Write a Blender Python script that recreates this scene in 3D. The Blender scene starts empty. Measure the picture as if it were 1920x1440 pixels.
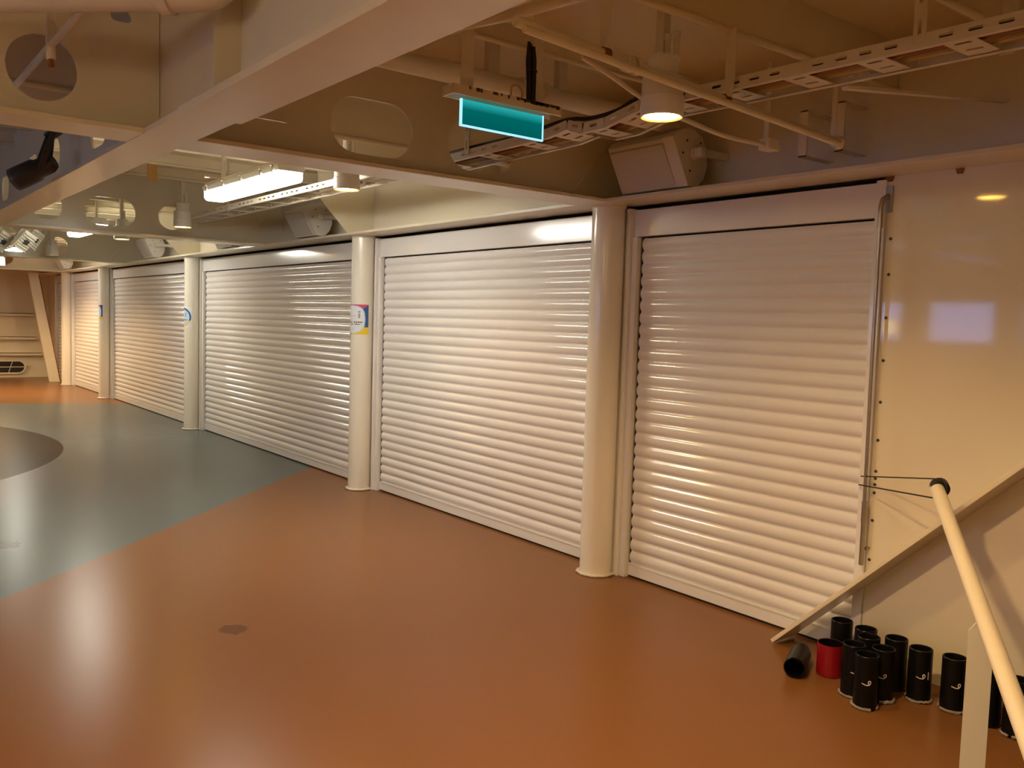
import bpy, bmesh, math, random
from mathutils import Vector, Matrix
random.seed(7)
sc = bpy.context.scene
COL = sc.collection
PI = math.pi

# ------------------------------------------------------------------ helpers
def lin(c):
    return c / 12.92 if c <= 0.04045 else ((c + 0.055) / 1.055) ** 2.4

def rgb(r, g, b):
    return (lin(r / 255), lin(g / 255), lin(b / 255), 1.0)

class MB:
    """collects faces; build() links them as one mesh object"""
    def __init__(self):
        self.v = []; self.f = []; self.mi = []; self.sm = []
    def add(self, verts, faces, mi=0, smooth=False):
        o = len(self.v)
        self.v += [tuple(p) for p in verts]
        for f in faces:
            self.f.append([i + o for i in f]); self.mi.append(mi); self.sm.append(smooth)
        return self
    def box(self, a, b, mi=0):
        x0, x1 = sorted((a[0], b[0])); y0, y1 = sorted((a[1], b[1])); z0, z1 = sorted((a[2], b[2]))
        v = [(x0,y0,z0),(x1,y0,z0),(x1,y1,z0),(x0,y1,z0),(x0,y0,z1),(x1,y0,z1),(x1,y1,z1),(x0,y1,z1)]
        return self.add(v, [(0,3,2,1),(4,5,6,7),(0,1,5,4),(1,2,6,5),(2,3,7,6),(3,0,4,7)], mi)
    def bar(self, p, q, w, t, up=(0,0,1), mi=0):
        """flat bar from p to q, width w sideways, thickness t along up"""
        p = Vector(p); q = Vector(q); d = (q - p).normalized(); u = Vector(up)
        s = d.cross(u)
        if s.length < 1e-4: s = d.cross(Vector((0,1,0)))
        s.normalize(); u = s.cross(d).normalized()
        v = []
        for c in (p, q):
            for a, b in ((-1,-1),(1,-1),(1,1),(-1,1)):
                v.append(c + s * a * w / 2 + u * b * t / 2)
        return self.add(v, [(3,2,1,0),(4,5,6,7),(0,1,5,4),(1,2,6,5),(2,3,7,6),(3,0,4,7)], mi)
    def tube(self, pts, r, n=14, cap=True, mi=0, radii=None):
        pts = [Vector(p) for p in pts]; N = len(pts)
        T = []
        for i in range(N):
            a = pts[max(i - 1, 0)]; b = pts[min(i + 1, N - 1)]
            T.append((b - a).normalized())
        ref = Vector((0,0,1)) if abs(T[0].z) < .9 else Vector((1,0,0))
        nrm = T[0].cross(ref).normalized()
        verts = []
        for i in range(N):
            if i:
                nrm = (nrm - T[i] * nrm.dot(T[i])).normalized()
            bn = T[i].cross(nrm)
            rr = radii[i] if radii else r
            for k in range(n):
                a = 2 * PI * k / n
                verts.append(pts[i] + (nrm * math.cos(a) + bn * math.sin(a)) * rr)
        fs = []
        for i in range(N - 1):
            for k in range(n):
                k2 = (k + 1) % n
                fs.append((i*n + k, i*n + k2, (i+1)*n + k2, (i+1)*n + k))
        self.add(verts, fs, mi, True)
        if cap:
            self.add(verts[:n], [tuple(range(n))[::-1]], mi)
            self.add(verts[-n:], [tuple(range(n))], mi)
        return self
    def lathe(self, prof, n=32, c=(0,0,0), mi=0, smooth=True):
        """prof: list of (r, z); revolve about the vertical through c; profile edges stay sharp"""
        c = Vector(c)
        for (r0, z0), (r1, z1) in zip(prof[:-1], prof[1:]):
            v = []
            for k in range(n):
                a = 2 * PI * k / n
                v.append(c + Vector((r0 * math.cos(a), r0 * math.sin(a), z0)))
            for k in range(n):
                a = 2 * PI * k / n
                v.append(c + Vector((r1 * math.cos(a), r1 * math.sin(a), z1)))
            if r0 < 1e-6:
                self.add([v[0]] + v[n:], [(0, 1 + k, 1 + (k+1) % n)[::-1] for k in range(n)], mi, smooth)
            elif r1 < 1e-6:
                self.add(v[:n] + [v[n]], [(k, (k+1) % n, n) for k in range(n)], mi, smooth)
            else:
                self.add(v, [(k, (k+1) % n, n + (k+1) % n, n + k) for k in range(n)], mi, smooth)
        return self
    def prism(self, poly, f, d0, d1, mi=0, smooth=False):
        """poly: 2-D outline; f(u, v, d) -> 3-D; extruded from d0 to d1"""
        n = len(poly)
        v = [f(u, w, d0) for u, w in poly] + [f(u, w, d1) for u, w in poly]
        fs = [(i, (i+1) % n, n + (i+1) % n, n + i) for i in range(n)]
        self.add(v, fs, mi, smooth)
        self.add(v[:n], [tuple(range(n))[::-1]], mi)
        self.add(v[n:], [tuple(range(n))], mi)
        return self
    def plate(self, outer, holes, f, d0, d1, mi=0):
        """flat plate with holes, thickness d0..d1"""
        bm = bmesh.new()
        loops = []
        for L in [outer] + holes:
            vs = [bm.verts.new((u, w, 0)) for u, w in L]
            for i in range(len(vs)): bm.edges.new((vs[i], vs[(i+1) % len(vs)]))
            loops.append(L)
        bmesh.ops.triangle_fill(bm, use_beauty=True, edges=bm.edges[:])
        bm.verts.index_update()
        P = [(v.co.x, v.co.y) for v in bm.verts]
        F = [tuple(v.index for v in fc.verts) for fc in bm.faces]
        bm.free()
        self.add([f(u, w, d0) for u, w in P], F, mi)
        self.add([f(u, w, d1) for u, w in P], [t[::-1] for t in F], mi)
        for L in loops:
            n = len(L)
            v = [f(u, w, d0) for u, w in L] + [f(u, w, d1) for u, w in L]
            self.add(v, [(i, (i+1) % n, n + (i+1) % n, n + i) for i in range(n)], mi)
        return self
    def build(self, name, mats, parent=None, loc=None, rot=None, bevel=0):
        me = bpy.data.meshes.new(name)
        me.from_pydata(self.v, [], self.f)
        me.polygons.foreach_set('material_index', self.mi)
        me.polygons.foreach_set('use_smooth', self.sm)
        for m in (mats if isinstance(mats, (list, tuple)) else [mats]): me.materials.append(m)
        bm = bmesh.new(); bm.from_mesh(me)
        bmesh.ops.recalc_face_normals(bm, faces=bm.faces[:])
        bm.to_mesh(me); bm.free()
        me.update()
        o = bpy.data.objects.new(name, me); COL.objects.link(o)
        if parent: o.parent = parent
        if loc: o.location = loc
        if rot: o.rotation_euler = rot
        if bevel:
            w = o.modifiers.new('weld', 'WELD'); w.merge_threshold = 1e-5
            b = o.modifiers.new('bevel', 'BEVEL'); b.width = bevel; b.segments = 2; b.limit_method = 'ANGLE'
        return o

def tag(o, label=None, cat=None, group=None, kind=None):
    if label: o['label'] = label
    if cat: o['category'] = cat
    if group: o['group'] = group
    if kind: o['kind'] = kind
    return o

def thing(name, label, cat, loc=(0,0,0), rot=(0,0,0), group=None):
    o = bpy.data.objects.new(name, None); COL.objects.link(o)
    o.empty_display_size = .05
    o.location = loc; o.rotation_euler = rot
    return tag(o, label, cat, group)

def dup(root, loc, label, group=None, rot=None, scale=None):
    r = root.copy(); COL.objects.link(r); r.location = loc; r['label'] = label
    if rot: r.rotation_euler = rot
    if scale: r.scale = scale
    if group: r['group'] = group
    for ch in list(root.children):
        c = ch.copy(); COL.objects.link(c); c.parent = r
        for g in list(ch.children):
            d = g.copy(); COL.objects.link(d); d.parent = c
    return r

def arc(cx, cy, r, a0, a1, n):
    return [(cx + r * math.cos(a0 + (a1-a0) * i / n), cy + r * math.sin(a0 + (a1-a0) * i / n)) for i in range(n + 1)]

def stadium(cx, cy, w, h, rad=None, n=8):
    rad = rad or min(w, h) / 2
    a, b = w/2 - rad, h/2 - rad
    L = arc(cx + a, cy + b, rad, 0, PI/2, n) + arc(cx - a, cy + b, rad, PI/2, PI, n) + \
        arc(cx - a, cy - b, rad, PI, 1.5*PI, n) + arc(cx + a, cy - b, rad, 1.5*PI, 2*PI, n)
    out = []
    for p in L:
        if not out or (abs(p[0]-out[-1][0]) + abs(p[1]-out[-1][1])) > 1e-5: out.append(p)
    if abs(out[0][0]-out[-1][0]) + abs(out[0][1]-out[-1][1]) < 1e-5: out.pop()
    return out

def smooth_path(pts, n=6):
    """Catmull-Rom through pts"""
    P = [Vector(p) for p in pts]; out = []
    for i in range(len(P) - 1):
        a, b, c, d = P[max(i-1, 0)], P[i], P[i+1], P[min(i+2, len(P)-1)]
        for k in range(n):
            t = k / n
            out.append(.5 * ((2*b) + (c-a)*t + (2*a-5*b+4*c-d)*t*t + (3*b-a-3*c+d)*t**3))
    out.append(P[-1]); return out

# ------------------------------------------------------------------ materials
def mat(name, col, rough=.4, spec=.5, metal=0., noise=0., nscale=6., bump=0., bscale=60., rvar=0., coat=0.):
    m = bpy.data.materials.new(name); m.use_nodes = True
    nt = m.node_tree; b = nt.nodes['Principled BSDF']
    b.inputs['Base Color'].default_value = col
    b.inputs['Roughness'].default_value = rough
    b.inputs['Metallic'].default_value = metal
    b.inputs['Specular IOR Level'].default_value = spec
    if coat:
        b.inputs['Coat Weight'].default_value = coat; b.inputs['Coat Roughness'].default_value = .04
    tc = nt.nodes.new('ShaderNodeTexCoord')
    if noise:
        nz = nt.nodes.new('ShaderNodeTexNoise'); nz.inputs['Scale'].default_value = nscale; nz.inputs['Detail'].default_value = 5
        nt.links.new(tc.outputs['Object'], nz.inputs['Vector'])
        mx = nt.nodes.new('ShaderNodeMix'); mx.data_type = 'RGBA'
        mx.inputs[6].default_value = col
        mx.inputs[7].default_value = tuple(c * (1 - noise) for c in col[:3]) + (1,)
        nt.links.new(nz.outputs['Fac'], mx.inputs[0]); nt.links.new(mx.outputs[2], b.inputs['Base Color'])
        if rvar:
            mr = nt.nodes.new('ShaderNodeMapRange'); mr.inputs[3].default_value = rough - rvar; mr.inputs[4].default_value = rough + rvar
            nt.links.new(nz.outputs['Fac'], mr.inputs[0]); nt.links.new(mr.outputs[0], b.inputs['Roughness'])
    if bump:
        n2 = nt.nodes.new('ShaderNodeTexNoise'); n2.inputs['Scale'].default_value = bscale; n2.inputs['Detail'].default_value = 3
        nt.links.new(tc.outputs['Object'], n2.inputs['Vector'])
        bp = nt.nodes.new('ShaderNodeBump'); bp.inputs['Strength'].default_value = bump; bp.inputs['Distance'].default_value = .004
        nt.links.new(n2.outputs['Fac'], bp.inputs['Height']); nt.links.new(bp.outputs['Normal'], b.inputs['Normal'])
    return m

def emis(name, col, strength):
    m = bpy.data.materials.new(name); m.use_nodes = True
    nt = m.node_tree; nt.nodes.clear()
    e = nt.nodes.new('ShaderNodeEmission'); e.inputs[0].default_value = col; e.inputs[1].default_value = strength
    o = nt.nodes.new('ShaderNodeOutputMaterial'); nt.links.new(e.outputs[0], o.inputs[0])
    return m

PAINT = (.80, .72, .54, 1)
M = {}
M['paint'] = mat('cream gloss paint', PAINT, .22, noise=.08, nscale=3, bump=.12, bscale=14)
M['column'] = mat('white gloss column paint', (.82, .77, .66, 1), .16, noise=.05, nscale=2, bump=.03, bscale=9)
M['paint_wall'] = mat('cream gloss wall paint', (.78, .70, .54, 1), .055, noise=.06, nscale=2, bump=.015, bscale=7)
M['paint_deck'] = mat('cream overhead paint', (.80, .69, .48, 1), .3, noise=.1, nscale=2.5, bump=.15, bscale=12)
M['paint_pipe'] = mat('cream pipe paint', (.80, .72, .57, 1), .3, noise=.12, nscale=12, bump=.2, bscale=40)
M['shutter'] = mat('white lacquered aluminium', (.80, .77, .74, 1), .14, spec=.6, noise=.05, nscale=2)
M['white'] = mat('white lamp enamel', (.80, .76, .68, 1), .3, noise=.05, nscale=10)
M['speaker'] = mat('off white speaker housing', (.70, .66, .58, 1), .45, bump=.2, bscale=200)
M['grille'] = mat('off white perforated grille', (.62, .58, .51, 1), .5, bump=.5, bscale=600)
M['dark'] = mat('dark gap rubber', (.015, .013, .012, 1), .7)
M['black'] = mat('black plastic pipe', (.0055, .005, .005, 1), .36, spec=.22, noise=.4, nscale=15, bump=.1, bscale=30)
M['cord'] = mat('black cord', (.012, .011, .011, 1), .7)
M['tape'] = mat('black rubber end cap', (.01, .01, .01, 1), .5)
M['red'] = mat('red enamel', (.30, .006, .012, 1), .35, noise=.2, nscale=10)
M['chalk'] = mat('white marker', (.75, .72, .66, 1), .8)
M['glue'] = mat('dirty white glue', (.45, .38, .31, 1), .8, noise=.6, nscale=30)
M['steel'] = mat('dull steel', (.45, .40, .33, 1), .35, metal=.9, noise=.3, nscale=20)
M['bolt'] = mat('dark bolt head', (.06, .045, .035, 1), .4, metal=.6)
M['rail'] = mat('cream rail paint', (.83, .74, .56, 1), .3, noise=.06, nscale=8)
M['post'] = mat('pale grey green post paint', (.72, .71, .60, 1), .4, noise=.05, nscale=8)
M['galv'] = mat('painted perforated steel', (.74, .67, .55, 1), .4, noise=.15, nscale=14)
M['cable_brown'] = mat('red brown cable', (.25, .07, .025, 1), .5)
M['cable_tan'] = mat('painted tan cable', (.50, .38, .22, 1), .5)
M['cable_black'] = mat('black cable', (.012, .011, .01, 1), .5)
M['rust'] = mat('rust', (.35, .13, .03, 1), .8, noise=.5, nscale=30)
M['chip'] = mat('chipped dark edge', (.05, .035, .02, 1), .8)
M['tan_tape'] = mat('yellow brown tape', (.38, .20, .03, 1), .6)
M['fixture'] = mat('charcoal spotlight housing', (.03, .027, .026, 1), .45)
M['lensgrey'] = mat('grey glass lens', (.10, .10, .12, 1), .15)
M['flood'] = mat('white floodlight casing', (.74, .70, .60, 1), .4)
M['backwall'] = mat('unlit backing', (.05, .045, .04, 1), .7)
M['fluor'] = emis('fluorescent diffuser', (1, .955, .82, 1), 36)
M['lens'] = emis('warm lamp lens', (1, .56, .09, 1), 55)
M['lens2'] = emis('dim warm lamp lens', (1, .74, .22, 1), 1.5)
M['p_white'] = mat('poster white', (.78, .78, .82, 1), .4)
M['p_pink'] = mat('poster pink', (.60, .08, .17, 1), .4)
M['p_blue'] = mat('poster blue', (.02, .10, .30, 1), .4)
M['p_yellow'] = mat('poster yellow', (.85, .62, .02, 1), .4)
M['p_sky'] = mat('poster light blue', (.55, .72, .88, 1), .4)
M['p_ink'] = mat('poster ink', (.05, .06, .10, 1), .5)
M['p_grey'] = mat('poster grey drawing', (.25, .33, .42, 1), .5)

# glowing sign face, brighter along the lit edge
def sign_mat():
    m = bpy.data.materials.new('teal edge lit acrylic'); m.use_nodes = True
    nt = m.node_tree; nt.nodes.clear()
    tc = nt.nodes.new('ShaderNodeTexCoord'); sp = nt.nodes.new('ShaderNodeSeparateXYZ')
    nt.links.new(tc.outputs['Generated'], sp.inputs[0])
    cr = nt.nodes.new('ShaderNodeValToRGB')
    cr.color_ramp.elements[0].position = 0; cr.color_ramp.elements[0].color = (.0, .20, .19, 1)
    cr.color_ramp.elements[1].position = 1; cr.color_ramp.elements[1].color = (.04, .80, .80, 1)
    a = cr.color_ramp.elements.new(.62); a.color = (.0, .25, .235, 1)
    nt.links.new(sp.outputs['Z'], cr.inputs[0])
    e = nt.nodes.new('ShaderNodeEmission'); nt.links.new(cr.outputs[0], e.inputs[0]); e.inputs[1].default_value = .4
    o = nt.nodes.new('ShaderNodeOutputMaterial'); nt.links.new(e.outputs[0], o.inputs[0])
    return m
M['sign'] = sign_mat()
M['sign_edge'] = emis('bright acrylic edge', (.35, .72, 1.0, 1), 1.0)

def glass_mat():
    m = bpy.data.materials.new('window glass'); m.use_nodes = True
    nt = m.node_tree; nt.nodes.clear()
    t = nt.nodes.new('ShaderNodeBsdfTransparent'); g = nt.nodes.new('ShaderNodeBsdfGlossy'); g.inputs['Roughness'].default_value = .02
    mx = nt.nodes.new('ShaderNodeMixShader'); mx.inputs[0].default_value = .06
    o = nt.nodes.new('ShaderNodeOutputMaterial')
    nt.links.new(t.outputs[0], mx.inputs[1]); nt.links.new(g.outputs[0], mx.inputs[2]); nt.links.new(mx.outputs[0], o.inputs[0])
    return m
M['glass'] = glass_mat()

# floor: orange resin with a blue field and a grey disc laid into it
def floor_mat():
    m = bpy.data.materials.new('coloured resin floor'); m.use_nodes = True
    nt = m.node_tree; b = nt.nodes['Principled BSDF']; L = nt.links.new
    tc = nt.nodes.new('ShaderNodeTexCoord'); sp = nt.nodes.new('ShaderNodeSeparateXYZ'); L(tc.outputs['Object'], sp.inputs[0])
    def math_(op, a, b_=None):
        n = nt.nodes.new('ShaderNodeMath'); n.operation = op
        for i, q in enumerate((a, b_)):
            if q is None: continue
            if isinstance(q, (int, float)): n.inputs[i].default_value = q
            else: L(q, n.inputs[i])
        return n.outputs[0]
    X, Y = sp.outputs['X'], sp.outputs['Y']
    def half(px, py, nx, ny):      # 1 on the side the normal points to
        return math_('GREATER_THAN', math_('ADD', math_('MULTIPLY', math_('SUBTRACT', X, px), nx), math_('MULTIPLY', math_('SUBTRACT', Y, py), ny)), 0)
    blue = math_('MULTIPLY', half(-2.482, -2.007, -1.037, -1), half(-12.17, -.967, 1, -.36))
    def disc(cx, cy, r):
        dx = math_('SUBTRACT', X, cx); dy = math_('SUBTRACT', Y, cy)
        return math_('LESS_THAN', math_('ADD', math_('MULTIPLY', dx, dx), math_('MULTIPLY', dy, dy)), r * r)
    grey = disc(-7.62, -5.49, 3.75)
    def mix(f, a, b_):
        n = nt.nodes.new('ShaderNodeMix'); n.data_type = 'RGBA'; L(f, n.inputs[0])
        for i, q in ((6, a), (7, b_)):
            if isinstance(q, tuple): n.inputs[i].default_value = q
            else: L(q, n.inputs[i])
        return n.outputs[2]
    def noise(s, d=4):
        n = nt.nodes.new('ShaderNodeTexNoise'); n.inputs['Scale'].default_value = s; n.inputs['Detail'].default_value = d
        L(tc.outputs['Object'], n.inputs['Vector']); return n.outputs['Fac']
    c = mix(blue, (.225, .096, .030, 1), (.115, .137, .138, 1))
    c = mix(grey, c, (.034, .027, .022, 1))
    def rng(f, a, b_, c_, d_):
        n = nt.nodes.new('ShaderNodeMapRange'); L(f, n.inputs[0])
        for i, q in enumerate((a, b_, c_, d_)): n.inputs[i+1].default_value = q
        return n.outputs[0]
    # a brown stain on the orange and scuffs on the blue
    nz = noise(22, 3)
    for cx, cy, r in ((-.236, -2.282, .065), (-2.60, -2.98, .10), (2.35, -1.1, .05)):
        dx = math_('SUBTRACT', X, cx); dy = math_('SUBTRACT', Y, cy)
        d = math_('SQRT', math_('ADD', math_('MULTIPLY', dx, dx), math_('MULTIPLY', dy, dy)))
        s = math_('GREATER_THAN', math_('SUBTRACT', math_('MULTIPLY', nz, 2 * r), d), 0)
        c = mix(math_('MULTIPLY', s, .55), c, (.05, .025, .015, 1))
    L(c, b.inputs['Base Color'])
    b.inputs['Roughness'].default_value = .27
    L(math_('SUBTRACT', .17, math_('MULTIPLY', grey, .13)), b.inputs['Specular IOR Level'])
    return m
M['floor'] = floor_mat()

# ------------------------------------------------------------------ dimensions
DECK = 2.95
FL = 2.34                      # underside of the beam flanges
COLX = [0.0, -3.222, -8.055, -12.89, -16.11]
BEAMX = [0.0, -5.30, -10.95, -16.11]
XN, XF, YB, YW = 6.0, -18.6, -8.0, 0.10
GY = -2.715                    # girder line

# ------------------------------------------------------------------ setting
def struct(o): return tag(o, kind='structure')

struct(MB().box((XF - .3, YB - .2, -.12), (XN + .2, .35, 0)).build('floor', M['floor']))
ceil = struct(MB().box((XF - .3, YB - .2, DECK), (XN + .2, .35, DECK + .1)).build('ceiling', M['paint_deck']))
# deck stiffeners (bulb flats) run across the room, parts of the ceiling
k = -23
while k <= 7:
    x = k * .77
    k += 1
    if min(abs(x - b) for b in BEAMX) < .2: continue
    if 1.3 < x < 3.3 or -1.7 < x < -.5: continue
    s = MB().box((x - .006, YB, DECK - .10), (x + .006, YW, DECK))
    s.tube([(x + .006, YB, DECK - .092), (x + .006, YW, DECK - .092)], .013, 8)
    s.build('stiffener', M['paint_deck'], ceil)
for x, zz in ((1.80, 2.73), (2.49, 2.73), (3.2, 2.73), (-.77, 2.655), (-1.30, 2.64)):
    s = MB().box((x - .008, YB, zz), (x + .008, YW, DECK))
    s.tube([(x + .008, YB, zz + .005), (x + .008, YW, zz + .005)], .016, 8)
    s.build('stiffener', M['paint_deck'], ceil)

w = MB()
w.box((XF - .3, YW, FL + .02), (XN + .2, .30, DECK))           # web above the shutters
w.box((1.79, YW, 0), (XN + .2, .30, FL + .02))                 # panel right of the last shutter
w.box((XF - .3, YW, 0), (-17.82, .30, FL + .02))               # far panel
w.box((XF - .3, .30, 0), (XN + .2, .36, DECK), 1)              # backing behind the shutters, coloured dark to stand for the darkness there
wall = struct(w.build('wall_right', [M['paint_wall'], M['backwall']]))
# flange along the foot of the web
struct(MB().box((XF, -.16, FL), (XN, YW, FL + .022)).build('trim_1', M['paint'], bevel=.003))
struct(MB().box((XF - .2, YB, 0), (XF, .30, DECK)).build('wall_far', M['paint_wall']))
struct(MB().box((XN, YB, 0), (XN + .2, .30, DECK)).build('wall_near', M['paint']))
# window wall across the room
wins = []
x = -2.10 - 1.26
while x < .5:
    wins.append((x, x + .90)); x += 1.26
L = [(XF - .2, 0), (XN + .2, 0), (XN + .2, DECK), (XF - .2, DECK)]
hs = [[(a, 1.50), (b, 1.50), (b, 2.05), (a, 2.05)] for a, b in wins]
struct(MB().plate(L, hs, lambda u, v, d: (u, d, v), YB - .15, YB).build('wall_left', M['paint_wall']))
for i, (a, b) in enumerate(wins):
    f = MB().plate([(a - .03, 1.47), (b + .03, 1.47), (b + .03, 2.08), (a - .03, 2.08)], [[(a + .015, 1.515), (b - .015, 1.515), (b - .015, 2.035), (a + .015, 2.035)]],
                   lambda u, v, d: (u, d, v), YB, YB + .012)
    o = struct(f.build('window_%d' % (i + 1), M['paint']))
    MB().box((a, YB - .06, 1.50), (b, YB - .05, 2.05)).build('pane', M['glass'], o)

# ------------------------------------------------------------------ girder and transverse beams
def fx(x0):       # plate in the plane x = x0
    return lambda u, v, d: (x0 + d, u, v)
gh = []
for gx in (-1.12, -2.30, -3.05, -4.30, -6.4, -7.4, -8.4, -9.6):
    gh.append(stadium(gx, 2.57, .36, .20))
g = thing('deck_girder', 'cream steel girder running lengthwise overhead parallel to the shutters', 'beam', (0, GY, FL))
tag(g, kind='thing')
off = lambda pts, dx, dz: [(a - dx, b - dz) for a, b in pts]
MB().plate([(XF, 0.02), (XN, 0.02), (XN, DECK - FL), (XF, DECK - FL)], [off(h, 0, FL) for h in gh],
           lambda u, v, d: (u, d, v), -.006, .006).build('web', M['paint'], g)
MB().box((XF, -.108, 0), (.62, .108, .022)).box((.62, -.118, -.004), (XN, .125, .024)).build('bottom_flange', M['paint'], g, bevel=.002)
# bracket plates standing on the flange against the web
for bx in (.95, 2.2):
    MB().prism([(-.10, .03), (-.006, .03), (-.006, .60), (-.05, .60), (-.10, .2)], lambda u, v, d: (bx + d, u, v), -.006, .006).build('stiffening_bracket', M['paint'], g)

BL = ['nearest cream cross beam with an oblong hole, meeting the nearest column',
      'second cream cross beam, between the two lit fluorescent lamps',
      'third cream cross beam far down the hall near the white floodlights',
      'farthest cream cross beam at the end of the hall']
for bi, bx in enumerate(BEAMX):
    b = tag(thing('cross_beam', BL[bi], 'beam', (bx, 0, FL), group='transverse deck beams'), kind='thing')
    z = lambda q: q - FL
    outer = [(YB, .02), (YW, .022), (YW, DECK - FL), (YB, DECK - FL)]
    holes = [stadium(-1.68, z(2.56), .47, .275), stadium(-1.0, z(2.56), .45, .272), stadium(-2.24, z(2.56), .26, .26, .1299),
             stadium(-3.18, z(2.563), .262, .262, .1309), stadium(-4.1, z(2.56), .46, .27), stadium(-5.2, z(2.56), .46, .27)]
    if bi == 0:
        holes[2] = stadium(-2.222, z(2.508), .17, .010, .003)
        holes += [stadium(-2.88, z(2.833), .085, .045), stadium(-1.56, z(2.872), .25, .010, .003)]
    else:
        holes[1] = stadium(-1.10, z(2.56), .25, .25, .1249)
        holes[3] = stadium(-3.3, z(2.56), .46, .27)
    # the girder crosses here
    gl, gr_ = GY - .010, GY + .010
    oL = [(YB, .02), (gl, .02), (gl, DECK - FL), (YB, DECK - FL)]
    oR = [(gr_, .02)] + outer[1:3] + [(gr_, DECK - FL)]
    MB().bar((.010, -.32, .05), (.010, -.03, .39), .012, .012, (1, 0, 0)).bar((.010, -.32, .022), (.010, -.32, .05), .012, .012, (1, 0, 0)).build('weld_edge', M['paint'], b)
    cen = lambda h: sum(q[0] for q in h) / len(h)
    MB().plate(oL, [h for h in holes if cen(h) < GY], lambda u, v, d: (d, u, v), -.006, .006).plate(oR, [h for h in holes if cen(h) > GY], lambda u, v, d: (d, u, v), -.006, .006).build('web', M['paint'], b)
    fl = MB()
    fl.box((-.135, YB, .001), (.135, GY - .108, .021)); fl.box((-.135, GY + .108, .001), (.135, -.16, .021))
    fl.build('bottom_flange', M['paint'], b, bevel=.002)

# ------------------------------------------------------------------ columns
CL = ['nearest thick white round column beside the last shutter',
      'second white round column with a poster, right of the wide shutters',
      'third white round column, with a round-design poster at its left edge',
      'fourth white round column, with a sliver of poster showing',
      'farthest white round column beside the leaning brace']
for i, cx in enumerate(COLX):
    c = tag(thing('support_column', CL[i], 'column', (cx, 0, 0), group='round columns between the shutters'), kind='thing')
    MB().lathe([(.104, 0), (.104, FL)], 48).build('shaft', M['column'], c)
    # rough weld bead round the foot
    wb = MB(); pts = []; rr = []
    for q in range(49):
        a = 2 * PI * q / 48
        r = .112 + .004 * math.sin(q * 2.7) + .003 * math.sin(q * 5.1)
        pts.append((r * math.cos(a), r * math.sin(a), .010)); rr.append(.0105 + .002 * math.sin(q * 3.3))
    wb.tube(pts, .01, 8, cap=False, radii=rr).build('weld_bead', M['paint_pipe'], c)
    MB().lathe([(.104, FL - .02), (.110, FL - .012), (.112, FL)], 48).build('top_weld', M['paint'], c)
# bracket plates over the columns without a beam
for i, lab in ((1, 'cream knee plate over the second column, beside a downlight'), (2, 'cream knee plate over the third column')):
    cx = COLX[i]
    tag(MB().prism([(YW, 2.362), (-.17, 2.362), (-.44, 2.64), (-.47, DECK), (YW, DECK)], lambda u, v, d: (cx + d, u, v), -.006, .006).build('knee_plate', M['paint']), lab, 'bracket', 'knee plates')

# ------------------------------------------------------------------ roller shutters
def curtain_mesh(w, z0, z1, pitch=.0748):
    """slats bulge towards -y; local x 0..w, y 0 = back"""
    m = MB(); n = int(round((z1 - z0) / pitch)); pitch = (z1 - z0) / n
    prof = []
    for i in range(n):
        b = z0 + i * pitch
        # flat hinge groove, then a rounded belly
        prof += [(0.0, b + .001), (-.001, b + .007)]
        for q in range(1, 10):
            t = q / 10
            prof.append((-.002 - .0125 * math.sin(PI * t) ** .75, b + .007 + (pitch - .011) * t))
        prof.append((-.001, b + pitch - .004))
    prof.append((0, z1))
    N = len(prof)
    v = [(0, y, z) for y, z in prof] + [(w, y, z) for y, z in prof]
    m.add(v, [(i, i+1, N+i+1, N+i) for i in range(N-1)], 0, True)
    v2 = [(0, .012, z0), (w, .012, z0), (w, .012, z1), (0, .012, z1)]
    m.add(v2, [(0, 1, 2, 3)])
    # scalloped slat ends
    for xx in (0, w):
        e = [(xx, y, z) for y, z in prof] + [(xx, .012, z) for y, z in prof]
        m.add(e, [(i, i+1, N+i+1, N+i) for i in range(N-1)])
    return m
def shutter(x0, x1, label, right_guide=True):
    s = thing('roller_shutter', label, 'shutter', (x0, .135, 0), group='white roller shutters along the wall')
    w = x1 - x0
    a, b = .168, w - (.168 if right_guide else .055)
    curtain_mesh(b - a - .020, .092, 2.142).build('slat_curtain', M['shutter'], s, (a + .016, 0, 0))
    tag(MB().box((a - .001, .002, .09), (a + .015, .010, 2.15)).build('slot_shade', M['dark'], s), 'dark strip standing for the shaded slot beside the slat ends')  # dark strip puts the shade of the open slot into colour
    bb = MB().box((a + .004, -.016, .014), (b - .006, .012, .086)).box((a + .004, -.020, .080), (b - .006, .006, .092)).build('bottom_bar', M['shutter'], s, bevel=.002)
    tag(MB().box((a + .004, -.008, .001), (b - .006, .008, .014)).build('rubber_seal', M['dark'], bb), 'dark rubber strip')
    hb = .125
    MB().box((hb, -.030, 2.152), (b + (.045 if right_guide else .02), .04, 2.318)).build('header_box', M['shutter'], s, bevel=.004)
    MB().box((.058, -.048, 0), (.10, -.036, 2.325)).box((.094, -.068, 0), (.124, .09, 2.325)).box((.126, -.045, 0), (.167, -.005, 2.150)).box((.126, .02, 0), (.167, .06, 2.150)).build('guide_rail', M['shutter'], s, bevel=.002)
    if right_guide:
        MB().box((w - .10, -.048, 0), (w - .058, -.036, 2.325)).box((w - .124, -.068, 0), (w - .094, .09, 2.325)).box((w - .167, -.045, 0), (w - .126, -.005, 2.150)).build('guide_rail', M['shutter'], s, bevel=.002)
    else:
        MB().box((w - .052, -.05, 0), (w - .002, .06, 2.325)).build('guide_rail', M['shutter'], s, bevel=.002)
    return s
shutter(COLX[0], 1.79, 'narrow white roller shutter nearest the camera, beside the crank rod', False)
shutter(COLX[1], COLX[0], 'brightly lit white roller shutter between the two nearest columns')
shutter(COLX[2], COLX[1], 'wide white roller shutter left of the column with the clearest poster')
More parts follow.
